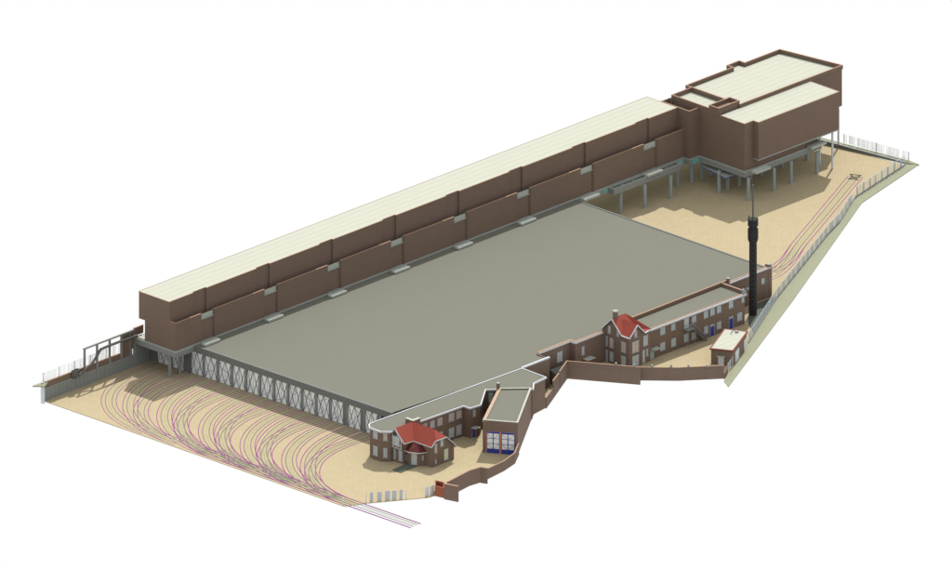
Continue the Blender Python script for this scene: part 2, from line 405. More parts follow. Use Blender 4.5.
# link
yl=at(689.5,111.7,ZC)[1]
yk=M1[1]+.3
lk=[(LT-.1,yk),(LT-.1,yl),(xF+.1,yl),(xF+.1,yk)]
xt=at(698,108,ZC)[0]
L_=thing('stair_tower','narrow brown brick stair tower between the long block and the stepped block','building')
lk=[(LT+.006,yk),(LT+.006,yl),(xF+.1,yl),(xF+.1,yk)]
MB().box((LT-.1,-1.0,ZB+.1),(LT+.1,yk-.1,14.5)).build('joint','brick',L_)
MB().prism(lk,ZB,14.6).build('tower_wall','brick',L_)
MB().ribbon([(LT+.152,0.3),(LT+.152,yl+.15),(xF+.1,yl+.15)],.292,14.602,ZC-.06).build('parapet','brick',L_)
MB().ribbon([(LT+.15,yk),(LT+.15,yl+.15),(xF-.01,yl+.15)],.24,ZC+.032,ZC+.1).build('coping','coping',L_)
MB().ribbon([(LT+.3,yk-.15),(xF-.01,yk-.15)],.292,14.602,ZC+.03).build('rear_parapet','brick',L_)
# ================================================================== PODIUM
Pd=thing('podium','grey concrete podium deck on round columns carrying the brown brick blocks','podium')
c0=at(176,352.5,6.66); yF=c0[1]; xS=c0[0]; yB=at(134,338,6.66)[1]
xW=xF-.35
pod=[(xS,yB),(xS,yF),(LT-.3,yF),(LT-.3,yl-.35),(xW,yl-.35),(xW,P2[1]-.35),(xq+1.0,P2[1]-.35),(xq+1.0,yB)]
MB().prism(pod,6.45,6.7).build('deck','slab',Pd)
MB().ribbon(pod,.5,5.3,6.446,True,off=.27).build('edge_beam','conc',Pd)
MB().prism(inset(pod,.6),6.0,6.4).build('underside','wmetal',Pd)  # made extra pale to bounce light into the shade under the deck
MB().prism([(xS+.3,yB-.1),(xS+.3,yB-2.6),(xS+5,yB-2.6),(xS+5,yB-.1)],6.703,6.95).build('side_deck','cream',Pd)
cols=[(169.9,378.8),(180,375.4),(620.6,214.5),(644.8,208.5),(670.7,199.5),(677.5,186.8),(691.7,184),(702,180.2),(711.8,176.6),(719,194.2),(727.7,190.5),(739,186.2),(748.4,201.4),(750.8,182),(761.4,177.3),(774,191.6),(782,168.5),(791,184.4),(806.5,161),(817,175)]
for i,(u,v) in enumerate(cols):
    top=5.25
    c=at(u,v-1.2)
    MB().cyl(c,.38,0,top,14).build('column','colm' if i>1 else 'conc',Pd)
for u,v in ((819.7,165.5),(832.4,169.5),(838.4,148.5)):
    MB().cyl(at(u,v-1),.24,0,8.99,12).build('column','wmetal',Pd)
# canopies at the foot of the block
for k in range(8):
    a=at(205.5+63.2*k,344-24.19*k,7.35); 
    MB().box((a[0],a[1],6.703),(a[0]+4.7,a[1]+1.25,7.2)).build('canopy','lslab',Pd)
for (u,v) in ((756.5,172.3),(812,147.5)):
    a=at(u,v,7.2); MB().box((a[0],a[1],6.703),(a[0]+4.6,a[1]+1.6,7.2)).build('canopy','lslab',Pd)
# teal glazing strips under the deck
for a,b in ((584,600),(604,611),(672,682.6)):
    xa_=c0[0]+(a-176)/AX; xb_=c0[0]+(b-176)/AX
    MB().box((xa_,yF-.08,5.5),(xb_,yF+.0,6.4)).build('glazing','teal',Pd)
MB().box((LT+.4,yl-.44,5.4),(xW-.1,yl-.355,6.42)).build('glazing','teal',Pd)
# outrigger gallery
g0=at(613.9,189.3,6.66); xg1=at(681,163.7,6.66)[0]
t=thing('steel_gallery','open grey gallery frame projecting from the podium beyond the hall roof','gallery')
gp=[(g0[0],g0[1]),(xg1,g0[1]),(xg1,yF-.15),(g0[0],yF-.15)]
MB().ribbon(gp,.3,5.25,6.6,True,off=.15).build('edge_beam','conc',t)
MB().ribbon(gp,.34,6.603,6.68,True,off=.15).build('top_flange','slab',t)
for k in range(1,6):
    x=g0[0]+(xg1-g0[0])*k/6; MB().box((x-.12,g0[1]+.32,6.2),(x+.12,yF-.5,6.55)).build('cross_beam','slab',t)
MB().box((g0[0]+.4,g0[1]+.4,5.4),(xg1-.4,yF-.5,5.6)).build('glass_floor','teal',t)
# hung platform beneath
pl=[at(702,166.3,4.3),at(725.5,178,4.3),at(736,174.3,4.3),at(712.5,163,4.3)]
MB().prism(pl,4.2,4.5).build('hung_platform','slab',Pd)
MB().ribbon(pl,.1,4.03,4.3,True).build('platform_edge','bluerail',Pd)
# ================================================================== TRAM HALL
Hl=thing('tram_hall','huge flat-roofed tram hall with grey fascia and a row of patterned doors','building')
ZHL=6.62
h0=at(195.2,346,6.66); h0=(h0[0],yF-.02)
h1=at(392.2,413.2,6.66); dh=(Vector(h1)-Vector(h0)).normalized()
hend=Vector(at(400,416.4,6.66))
r0=at(582.7,202,6.66); r0=(r0[0],yF-.02); r1=at(764.5,266.3,6.66)
S0=at(522,367.3,7.2);S1=at(549.6,356.5,7.2);S2=at(538.7,352.7,7.2);S3=at(570,340.5,7.2);S4=at(575.5,342.3,7.2);S9=at(770.3,266.2,7.2)
h2=Vector(h0)+dh*((Vector(at(378,416.5,7.2))-Vector(h0)).length)
office_back0=at(372,422.3,7.2)
side=[at(385,417.6,7.2),S0,S1,S2,S3,S4,S9]
# floor-level wall footprint
hf=Wall(h0,(h0[0]+dh.x*60,h0[1]+dh.y*60))
def hpt(u): p=hf.pt(u); return (p.x,p.y)
P_end=hpt(392)
roofpoly=[h0,P_end]+side[1:]+[r0]
MB().prism(inset(roofpoly,.28),6.3,ZHL).build('roof','felt',Hl)
# front: fascia + posts + doors
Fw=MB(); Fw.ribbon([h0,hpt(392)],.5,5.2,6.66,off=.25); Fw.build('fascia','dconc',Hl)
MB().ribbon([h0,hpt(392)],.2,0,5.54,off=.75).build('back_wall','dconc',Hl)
doors=[(190.2,202.3)]+[(204.2+14.05*k,216.3+14.05*k) for k in range(10)]+[(347.3,360.2),(364.6,377.0)]
def hall_door(w,u0,u1,zt,parent,k):
    p0=w.pt(u0);p1=w.pt(u1);d=(p1-p0).normalized();L=(p1-p0).length
    m=MB(); 
    slab_on(m,w,p0,p1,.02,zt,-.42,-.30)
    o=m.build('door','door',parent)
    f=MB(); 
    for q in (0,.5,1): slab_on(f,w,p0+d*max(0,L*q-.03),p0+d*min(L,L*q+.03),.02,zt,-.298,-.26)
    for zz in (.02,zt-.08): slab_on(f,w,p0,p1,zz,zz+.07,-.298,-.27)
    f.build('door_frame','frame',o)
    b=MB()
    def seg(a,za,c,zc,r=.055):
        A=p0+d*a*L-w.n*.255; B=p0+d*c*L-w.n*.255; b.bar((A.x,A.y,za),(B.x,B.y,zc),r,4)
    for j in range(2):
        a=.5*j
        seg(a+.02,.1,a+.25,zt*.5);seg(a+.25,zt*.5,a+.02,zt-.1)
        seg(a+.48,.1,a+.25,zt*.5);seg(a+.25,zt*.5,a+.48,zt-.1)
    b.build('brace','steel',o)
    g=MB()
    rr=random.Random(k)
    q_=[(.1,.4)]
    for j in range(4): q_.append((rr.uniform(.05,.95),.4+(zt-.8)*(j+1)/4))
    for (a1,z1_),(a2,z2_) in zip(q_,q_[1:]):
        A=p0+d*a1*L-w.n*.24; B=p0+d*a2*L-w.n*.24; g.bar((A.x,A.y,z1_),(B.x,B.y,z2_),.035,4)
    g.build('purple_line','purple',o)
for k,(a,b) in enumerate(doors): hall_door(hf,a,b,5.12,Hl,k)
edges=[188.9]+[x for dd in doors for x in dd]+[381]
for i in range(0,len(edges),2):
    m=MB(); slab_on(m,hf,hf.pt(edges[i]),hf.pt(edges[i+1]),0,5.195,-.4,-.02); m.build('post','dconc',Hl)
    if i: 
        m=MB(); p=hf.pt(edges[i+1]); slab_on(m,hf,p-hf.d*.12,p,.0,5.19,-.018,.05); m.build('post_edge','frame',Hl)
# recessed doors under the podium
rw=Wall(at(154,361.2),at(188,372.8))
MB().ribbon([at(153,360.9),at(190,373.4)],.2,0,6.3,off=.5).build('back_wall','dconc',Hl)
for k,(a,b) in enumerate(((157,168.5),(171.8,183.5))): hall_door(rw,a,b,5.3,Hl,40+k)
for a,b in ((150.5,157),(168.5,171.8),(183.5,189)):
    m=MB(); slab_on(m,rw,rw.pt(a),rw.pt(b),0,5.3,-.4,-.05); m.build('post','dconc',Hl)
MB().ribbon([(xe,yB+.3),(xe+.0,y0)],.3,0,5.29,off=-.2).build('side_wall','conc',Hl)
# rear edge
MB().ribbon([(r0[0],yF-.3),r1],.4,5.8,6.74,off=-.3).build('rear_fascia','dconc',Hl)
MB().ribbon([(r0[0],yF-.3),r1],.25,0,5.79,off=-.3).build('rear_wall','brick',Hl)
# brick side wall with cornice
zt=7.15
ln=[S0,S1,S2,S3,S4,S9]
MB().ribbon(ln,.35,0,zt-.35,off=.17).build('side_wall','brick',Hl)
MB().ribbon([S0,S1],.5,zt-.348,zt+.0,off=.1).build('cornice','white',Hl)
MB().ribbon([S2,S3,S4,at(603.5,331.3,7.2)],.5,zt-.348,zt-.05,off=.1).build('cornice','white',Hl)
MB().ribbon([S2,S3,S4,at(603.5,331.3,7.2)],.5,zt-.048,zt+.08,off=.3).build('coping','coping',Hl)
MB().ribbon([at(729,282.6,7.2),S9],.55,zt-.348,zt-.02,off=.08).build('cornice','white',Hl)
MB().ribbon([at(729,282.6,7.2),S9],.4,zt-.018,zt+.12,off=.3).build('coping','coping',Hl)
MB().ribbon([at(612,328,7.2),at(727.5,282.9,7.2)],.35,zt-.348,zt+.5,off=.3).build('parapet','brick',Hl)
MB().ribbon([at(612,328,7.2),at(727.5,282.9,7.2)],.34,zt+.502,zt+.6,off=.3).build('coping','coping',Hl)
q=Vector(S9)
MB().obox((q.x-.2,q.y+.3),(1,0),.36,.36,0,7.6).build('corner_pier','brick',Hl); MB().obox((q.x-.2,q.y+.3),(1,0),.42,.42,7.602,7.75).build('pier_cap','slab',Hl)
q=Vector(at(728,282.4,7.2))
MB().obox((q.x,q.y),(1,0),.28,.28,7.1,8.1).build('corner_pier','brick',Hl); MB().obox((q.x,q.y),(1,0),.34,.34,8.102,8.25).build('pier_cap','slab',Hl)
MB().ribbon([S9,r1],.4,0,7.1,off=-.3).build('end_wall','brick',Hl)
w=Wall(S4,S9); opening(w,761.2,764.4,278.3,283.4,Hl,rail=0)
m=MB(); slab_on(m,w,w.pt(744.5),w.pt(749.5),4.2,4.4,.0,1.0); m.build('canopy','lslab',Hl)
opening(w,743.5,747,288,296,Hl,rail=0)
w2=Wall(S2,S3); opening(w2,556.9,562.3,351.6,361.4,Hl,mull=1)
w3=Wall(S4,S9); opening(w3,581.5,584.2,346.3,354.6,Hl,mull=0)
canopy(w3,582.5,590.5,357.8,1.6,Hl)
# ================================================================== TRACKS
def offp(path,o): return offset(path,o)
def track(label,path,z,group='curved tram tracks in the front yard',bed='bed',w=.2):
    t=thing('tram_track',label,'tram track',group)
    for s in (-1,1):
        MB().ribbon(path,w,-.02,z+.008,off=s*.7175).build('rail','rail',t)
        MB().ribbon(path,.15,-.02 if bed=='bed' else -.1,z+.006,off=s*1.62).build('clearance_line','purple',t)
    MB().ribbon(path,.06,-.02,z+.004).build('centre_line','centre',t)
    return t
fl=Vector(at(44.5,401)); fr=Vector(at(344.5,506.2)); fd=(fr-fl).normalized(); fn=Vector((-fd.y,fd.x))
if fn.x<0: fn=-fn
# main line runs 2.3 m inside the front edge
mainp=fl+fn*2.35
def main_pt(y): # point on main line with given -Y
    tt=(y-mainp.y)/fd.y; return mainp+fd*tt
dc=[162.7,177.6]+[(a+b)/2 for a,b in doors]
names=['first','second','third','fourth','fifth','sixth','seventh','eighth','ninth','tenth','eleventh','twelfth','thirteenth','fourteenth','fifteenth']
Rs=[23.5,27,23.5]+[28.5,29.5,23.0]*4
turn=math.acos(max(-1,min(1,Vector((-1,0)).dot(fd))))
exitend=main_pt(at(416,525.5)[1])
for i,u in enumerate(dc):
    ww=rw if i<2 else hf
    p=ww.pt(u); p=Vector((p.x,p.y)); dirn=Vector((-1,0)) 
    R=Rs[i]
    I=main_pt(p.y)             # corner of the straight paths
    Tn=R*math.tan(turn/2); Tn=min(Tn,(p-I).length-.3); R=Tn/math.tan(turn/2)
    a=I-dirn*Tn; b=I+fd*Tn
    nrm=Vector((0,-1)) ; cen=a+nrm*R
    pts=[tuple(p),tuple(a)]
    n_=26
    a0=math.atan2(a.y-cen.y,a.x-cen.x)
    for k in range(1,n_+1):
        an=a0+turn*k/n_
        pts.append((cen.x+R*math.cos(an),cen.y+R*math.sin(an)))
    e=Vector(pts[-1])+fd*1.5; pts.append(tuple(e))
    track('curved tram track leaving the %s hall door counted from the left'%names[i],pts,.012+.003*i)
m0=main_pt(at(190,455)[1])
track('straight tram track along the front edge of the yard',[tuple(m0),tuple(fl+fn*2.35+fd*(fr-fl).length)],.066)
m1=fl+fn*2.35+fd*((fr-fl).length+.05)
track('straight tram track running out past the front corner of the yard',[tuple(m1),tuple(exitend)],.05,bed='tbed')
# right-hand tracks
def bez(p0,p1,p2,p3,n=24):
    return [tuple(p0*(1-t)**3+p1*3*t*(1-t)**2+p2*3*t*t*(1-t)+p3*t**3) for t in [k/n for k in range(n+1)]]
ra=Vector(at(855.5,176.5)); rb=Vector(at(800,243)); rd=(ra-rb).normalized()
rc=Vector(at(764,279)); 
q1=Vector(at(764,291))
track('tram track in the right yard ending beside the glass fence',bez(rc,rc+Vector((8,0)),rb-rd*6,rb)+[tuple(ra)],.02,'tram tracks in the right yard')
q2=Vector(at(770,270.5)); rb2=Vector(at(797,246.5))
track('tram track branching from the hall corner in the right yard',bez(q2,q2+Vector((6,0)),rb2-rd*5,rb2+rd*3),.035,'tram tracks in the right yard')
# buffer stop
c=ra; t=thing('buffer_stop','small dark buffer stop at the end of the right-hand track','buffer stop'); nr=Vector((-rd.y,rd.x))
m=MB()
for q_ in (-1,1):
    A=c+nr*.9*q_; m.bar((A.x,A.y,0),(A.x,A.y,.45),.09)
m.bar((*(c+nr*1.3),.4),(*(c-nr*1.3),.4),.1); m.bar((*(c+nr*1.2),.3),(*(c-nr*1.2-rd*1.8),.06),.07); m.bar((*(c-nr*1.2),.3),(*(c+nr*1.2-rd*1.8),.06),.07); m.bar((*(c+nr*1.2-rd*1.8),.08),(*(c-nr*1.2-rd*1.8),.08),.07)
m.build('stop_frame','steel',t)
# ================================================================== OFFICE
Of=thing('office_building','two-storey brick office wing with white cornice and rounded front corner','building')
zc=7.25
opx=[(368.4,423.6),(369.4,427.2),(380.1,431.1),(390.6,431.4),(463.6,405.6),(470.3,407.9),(481.3,404.4),(486,389.2),(498,389),(533.9,388.5),(534.3,382.6),(546.9,376.7),(522,367.4),(373,421.4)]
op=[at(u,v,zc) for u,v in opx]
wp=inset(op,.3)
MB().prism(wp,0,zc-.45).build('wall','brick',Of)
MB().prism(inset(op,.32),zc-.448,zc-.2).build('roof','felt',Of)
MB().ribbon(inset(op,.13),.27,zc-.446,zc-.08,True).build('cornice','white',Of)
def near(i,j): return Wall(wp[i],wp[j])
wa=Wall(wp[1],wp[2]); wb=Wall(wp[2],wp[3]); wc=Wall(wp[3],wp[4]); wd=Wall(wp[5],wp[6]); 
opening(wa,373.3,377.8,431,438.3,Of); opening(wa,373.3,377.8,445.8,455.2,Of)
opening(wb,383.2,387.4,433.2,440.4,Of,pane='panep'); opening(wb,383.2,387.4,447.9,457.2,Of)
for a,b,v1,v2,k in ((422.5,427,423.2,430,'pane'),(429.8,434.5,420.6,427.4,'pane'),(437.2,442.3,417.6,425,'panep'),(448.5,454,413.3,420.8,'panep'),(456.2,461.4,410.4,417.8,'panep'),
                    (439.2,442.6,431.5,440.3,'pane'),(448.5,454,427.6,437,'pane'),(456.2,461.4,424.7,434.5,'pane')):
    opening(wc,a,b,v1,v2,Of,pane=k)
opening(wd,472.8,475.5,409.6,416.4,Of,mull=0); blue_door(wd,471.8,475.6,428.2,437,Of); canopy(wd,471,476.5,427.2,1.3,Of)
wk=Wall(wp[7],wp[8]); opening(wk,488.5,493,392.5,402,Of)
# ================================================================== GARAGE
Ga=thing('garage_building','brick garage with flat grey roof and blue-framed glass double doors','building')
zg=7.6
g=[at(482.6,419.8,zg),at(518,422.6,zg),at(531.3,387.8,zg),at(498.2,388.2,zg)]
gin=inset(g,.03)
MB().prism(gin,0,zg-.5).build('wall','brick',Ga)
MB().prism(inset(g,.35),zg-.498,zg-.25).build('roof','felt',Ga)
MB().ribbon([g[0],g[3]],.7,zg-.496,zg-.0,off=-.33).build('side_parapet','peachp',Ga)
MB().ribbon([g[0],g[1],g[2],g[3]],.3,zg-.497,zg-.06,off=.16).build('parapet','brick',Ga)
MB().ribbon([g[0],g[1],g[2],g[3]],.42,zg-.058,zg+.06,off=.16).build('coping','cream',Ga)
cq=Vector(g[3]); MB().obox((cq.x,cq.y),(1,0),.27,.27,zg-.3,zg+1.1).build('chimney','brick',Ga); MB().obox((cq.x,cq.y),(1,0),.36,.36,zg+1.102,zg+1.28).build('chimney_cap','slab',Ga)
gw=Wall(gin[0],gin[1])
def gdoor(w,u0,u1,zt,parent):
    p0=w.pt(u0);p1=w.pt(u1);d=(p1-p0).normalized();L=(p1-p0).length
    m=MB(); slab_on(m,w,p0,p1,.02,zt,-.02,.05); o=m.build('door','door',parent)
    f=MB(); slab_on(f,w,p0,p1,.02,1.05,.052,.12); slab_on(f,w,p0,p1,zt-.35,zt,.052,.12)
    for q in (0,.25,.5,.75,1)[::2]: slab_on(f,w,p0+d*max(0,L*q-.08),p0+d*min(L,L*q+.08),1.052,zt-.352,.052,.12)
    for zz in (2.2,3.4): slab_on(f,w,p0,p1,zz,zz+.09,.052,.1)
    f.build('door_frame','blue',o)
    b=MB()
    for q in (0,.5):
        for zz,z2 in ((1.1,2.2),(3.5,4.5)):
            A=p0+d*L*(q+.06)+w.n*.13;B=p0+d*L*(q+.44)+w.n*.13
            b.bar((A.x,A.y,zz if q else z2),(B.x,B.y,z2 if q else zz),.03,4)
    b.build('brace','gsteel',o)
gdoor(gw,487,499.6,5.0,Ga); gdoor(gw,501.5,514.6,5.0,Ga)
m=MB(); slab_on(m,gw,gw.pt(499.65),gw.pt(501.45),0,5.05,-.02,.2); m.build('door_post','salmon',Ga)
m=MB(); slab_on(m,gw,gw.pt(486),gw.pt(486.95),0,5.05,-.02,.08); m.build('door_post','salmon',Ga)
# ================================================================== HOUSE (front left, red roof)
Ho=thing('gate_house','small brick house with red tiled L-shaped roof and half-timbered bay','house')
hc=Vector(at(431.6,467.7))
def hx(x,b): return (hc.x+x,hc.y-b)
def h3(x,b,z): return (hc.x+x,hc.y-b,z)
# walls: main wing x0..7 b-8.. 0 ; west wing
ez=4.95
m=MB()
prof=[(0,0),(7,0)]
# main wing as a prism with gabled end
def gable(mb,x0,x1,b0,b1,zl,zr_,xr_,zr2):
    # ridge along b; left wall x0 height zl ; right wall x1 height zr_
    a=[h3(x0,b1,0),h3(x1,b1,0),h3(x1,b1,zr_),h3(xr_,b1,zr2),h3(x0,b1,zl)]
    c=[h3(x0,b0,0),h3(x1,b0,0),h3(x1,b0,zr_),h3(xr_,b0,zr2),h3(x0,b0,zl)]
    mb.solid(a+c,[(0,1,2,3,4),(9,8,7,6,5)]+[(i,(i+1)%5,5+(i+1)%5,5+i) for i in range(5)])
# truncated gable front because of the half hip
m=MB(); a=[(0,0),(7,0),(7,3.55),(4.25,5.98),(.9,5.98),(0,5.0)]
c0_=[h3(x,0,z) for x,z in a]; c1_=[h3(x,-9.9,z) for x,z in a]
m.solid(c0_+c1_,[(0,1,2,3,4,5),(11,10,9,8,7,6)]+[(i,(i+1)%6,6+(i+1)%6,6+i) for i in range(6)])
m.build('wall','brick',Ho)
m=MB(); a=[(-5.74,0),(-5.74,5.0),(-8.14,7.3),(-10.2,5.3),(-10.2,0)]
c0_=[h3(-2.75,b,z) for b,z in a]; c1_=[h3(1.5,b,z) for b,z in a]
m.solid(c0_+c1_,[(0,1,2,3,4),(9,8,7,6,5)]+[(i,(i+1)%5,5+(i+1)%5,5+i) for i in range(5)])
m.build('wing_wall','brick',Ho)
# roofs as thick sheets
def sheet(mb,pts,th=.14):
    P=[Vector(p) for p in pts]; nrm=(P[1]-P[0]).cross(P[2]-P[0]).normalized()
    if nrm.z<0: nrm=-nrm
    n=len(P); top=[p+nrm*th for p in P]
    mb.solid([tuple(p) for p in P]+[tuple(p) for p in top],[tuple(range(n)),tuple(range(n,2*n))]+[(i,(i+1)%n,n+(i+1)%n,n+i) for i in range(n)])
rz=7.72
m=MB()
sheet(m,[h3(2.5,-1.83,rz),h3(2.5,-8.14,rz),h3(-.3,-5.15,4.9),h3(-.3,.3,4.9),h3(.85,.3,6.02)])
sheet(m,[h3(2.5,-1.83,rz),h3(4.3,.3,6.02),h3(7.35,.3,3.2),h3(7.35,-10,3.2),h3(2.5,-10,rz)])
sheet(m,[h3(2.5,-1.83,rz),h3(.85,.3,6.02),h3(4.3,.3,6.02)])
sheet(m,[h3(2.5,-8.14,rz),h3(-3.05,-8.14,rz),h3(-3.05,-5.35,4.95),h3(-.3,-5.15,4.9)])
sheet(m,[h3(2.5,-8.14,rz),h3(-3.05,-8.14,rz),h3(-3.05,-10.4,5.5),h3(2.5,-10.4,5.5)])
m.build('roof','red',Ho)
# white verges
def beam(mb,p,q,r=.13): mb.bar(p,q,r,4)
m=MB()
ch=[h3(-3.1,-10.45,5.5),h3(-3.1,-8.14,rz+.05),h3(-3.1,-5.3,4.93),h3(-.35,-5.1,4.88),h3(-.35,.35,4.88),h3(.85,.37,6.02),h3(4.3,.37,6.02),h3(7.45,.37,3.1)]
for p,q in zip(ch,ch[1:]): beam(m,p,q,.15)
m.build('verge_board','white',Ho)
# half-timbered bay
bay=thing; m=MB(); m.box(h3(-3.25,-6.0,3.55),h3(-2.752,-9.8,5.6)); m.build('bay','brick',Ho)
m=MB(); X=-3.3
for b in (-6.0,-7.2,-8.6,-9.8): m.bar(h3(X,b,3.5),h3(X,b,5.75 if b in(-6.0,-9.8) else 6.6),.09,4)
for z in (3.5,4.2,5.7): m.bar(h3(X,-5.95,z),h3(X,-9.85,z),.09,4)
m.build('timber_frame','wmetal',Ho)
wW=Wall(hx(-3.25,-9.8),hx(-3.25,-6)); wg=Wall(hx(-2.75,-10.2),hx(-2.75,-5.74)); wf=Wall(hx(0,0),hx(7,0)); wx=Wall(hx(0,-5.7),hx(0,0))
opening(wW,392.9,399.6,436.2,445.2,Ho,mull=2,rail=0)
opening(wg,392.7,396,448,458.5,Ho); opening(wg,398.8,402.3,450.3,460.6,Ho)
opening(wf,434.3,437,443.6,452.6,Ho,mull=0,pane='panep'); opening(wf,440.2,443.3,438.9,446,Ho,mull=0); opening(wf,443.8,448.1,448.7,459.6,Ho,pane='paney'); opening(wf,434.8,436.3,459.2,463.2,Ho,mull=0,rail=0)
wy=Wall(hx(-2.75,-5.74),hx(0,-5.74))
opening(wy,405.8,408,454.2,459.2,Ho,mull=0,rail=0)
# porch
pp_=[hx(0,-5.7),hx(-2.0,-5.7),hx(-2.2,-4.3),hx(-1.3,-2.6),hx(0,-1.9)]
m=MB(); m.prism(pp_,0,3.15); m.build('porch_wall','brick',Ho)
m=MB(); out=[hx(0,-5.73),hx(-2.5,-5.73),hx(-2.75,-4.2),hx(-1.7,-2.2),hx(0,-1.4)]
ap1=h3(-.05,-5.3,5.1); ap2=h3(-.05,-3.5,5.0)
o3=[(p[0],p[1],3.3) for p in out]
m.solid(o3+[ap1,ap2],[(0,1,5),(1,2,5),(2,3,6),(2,6,5),(3,4,6),(0,5,6,4),(0,1,2,3,4)])
m.build('porch_roof','dred',Ho)
m=MB(); m.ribbon(out,.16,3.1,3.29,off=0); m.build('porch_gutter','white',Ho)
wpq=Wall(hx(-2.2,-4.3),hx(-1.3,-2.6)); 
wpd=Wall(pp_[2],pp_[3]); opening(wpd,411.5,417,453.5,464,Ho,name='door',frame='white',mull=1)
w_=Wall(pp_[3],pp_[4]); opening(w_,421.9,423.4,455.4,459.8,Ho,mull=0,rail=0)
m=MB(); m.prism([at(392.5,470.2),at(400.5,473),at(417.4,466.3),at(409.8,462.8)],0,.18); m.build('entrance_ramp','dgreen',Ho)
# chimney: two thin stacks meeting at a corner
m=MB(); cx=at(413.2,421.5,8.4); cx=Vector(cx)+Vector((.9,.9))
m.box((cx.x,cx.y,6.0),(cx.x+2.3,cx.y+.6,7.95)); m.box((cx.x,cx.y+.602,6.0),(cx.x+.6,cx.y+2.3,7.95)); m.build('chimney','brick',Ho)
m=MB(); m.box((cx.x-.05,cx.y-.05,7.952),(cx.x+2.35,cx.y+.65,8.07)); m.box((cx.x-.05,cx.y+.652,7.952),(cx.x+.65,cx.y+2.35,8.07)); m.build('chimney_cap','cream',Ho)
# ================================================================== VILLA
Vi=thing('corner_villa','tall brick villa with red hipped roof, white-edged gables and round chimney','house')
vc=Vector(at(629.1,369.5))
def vx(x,b): return (vc.x+x,vc.y-b)
def v3(x,b,z): return (vc.x+x,vc.y-b,z)
ve=7.45; vr=10.5; rb_=-4.95; bb=-8.1
m=MB(); a=[(0,0),(0,ve),(-2.0,ve),(rb_,vr-.15),(bb,vr-.15-(rb_-bb)*1.05),(bb,0)]
A_=[v3(0,b,z) for b,z in a]; B_=[v3(6.7,b,min(z,ve)) for b,z in a]
m.solid(A_+B_,[(0,1,2,3,4,5),(11,10,9,8,7,6)]+[(i,(i+1)%6,6+(i+1)%6,6+i) for i in range(6)])
m.build('wall','brick',Vi)
m=MB(); a=[(.1,ve-.02),(4.4,ve-.02),(2.25,9.7)]
m.solid([v3(x,0,z) for x,z in a]+[v3(x,-3.0,z) for x,z in a],[(0,1,2),(5,4,3),(0,1,4,3),(1,2,5,4),(2,0,3,5)]); m.build('gable_wall','brick',Vi)
m=MB(); ro=.3
sheet(m,[v3(-ro,rb_,vr),v3(3.95,rb_,vr),v3(4.6,-1.9,ve+.05),v3(-ro,-1.9,ve+.05)])
sheet(m,[v3(3.95,rb_,vr),v3(7.0,-.2,ve-.1),v3(4.6,-1.9,ve+.05)])
sheet(m,[v3(7.0,-.2,ve-.1),v3(4.5,-.2,ve-.1),v3(4.6,-1.9,ve+.05)])
sheet(m,[v3(3.95,rb_,vr),v3(7.0,-.2,ve-.1),v3(7.0,bb-.2,ve-.1)])
sheet(m,[v3(-ro,rb_,vr),v3(3.95,rb_,vr),v3(7.0,bb-.2,ve-.1),v3(-ro,bb-.6,ve-.6)])
yr=-(4.95-(vr-9.8)/((vr-ve)/4.95))
sheet(m,[v3(2.25,.3,9.8),v3(2.25,-4.2,9.8),v3(-.2,-1.9,ve+.0),v3(-.2,.3,ve+.0)])
sheet(m,[v3(2.25,.3,9.8),v3(2.25,-4.2,9.8),v3(4.7,-1.9,ve+.0),v3(4.7,.3,ve+.0)])
m.build('roof','red',Vi)
m=MB()
for p,q in ((v3(-ro-.05,bb-.8,6.6),v3(-ro-.05,rb_,vr+.05)),(v3(-ro-.05,rb_,vr+.05),v3(-ro-.05,-1.9,ve+.0)),(v3(-ro-.05,-1.9,ve),v3(-ro-.05,ro,ve-.05)),(v3(-ro,ro+.05,ve-.15),v3(2.25,.38,9.8)),(v3(2.25,.38,9.8),v3(4.7,.38,ve-.15)),(v3(4.7,.3,ve-.15),v3(7.0,-.15,ve-.15))): beam(m,p,q,.16)
m.build('verge_board','wmetal',Vi)
cc=at(615.4,324,9.0)
MB().cyl(cc,.55,8.6,11.9,16).build('chimney','brick',Vi); MB().cyl(cc,.64,11.902,12.15,16).build('chimney_cap','slab',Vi)
w1=Wall(vx(0,bb),vx(0,0)); w2=Wall(vx(0,0),vx(6.7,0))
for a,b,v1,v2,k in ((608.2,610.8,325.6,333,'panep'),(617,619.4,328.6,336,'panep'),(604.4,607.9,335.6,345.4,'pane'),(609.8,613.5,338,347.3,'panep'),(621.4,626,341.8,352,'panep'),(609.8,613.6,351.7,360.8,'pane'),(621.3,626,356,366,'pane')):
    opening(w1,a,b,v1,v2,Vi,pane=k,mull=0 if b-a<4 else 1)
opening(w1,604.3,607.9,349.4,363.4,Vi,name='door',mull=0)
for a,b,v1,v2,k in ((632,638.7,341,352,'panep'),(632,638.7,355.3,366,'pane'),(634.2,636.9,330.2,337,'panep'),(643.1,647.7,335.3,345.3,'pane'),(646,647.9,348.6,355.6,'pane')):
    opening(w2,a,b,v1,v2,Vi,pane=k,mull=0 if b-a<4.2 else 1)
opening(w2,642.2,644.9,350,362.4,Vi,name='door',mull=0)
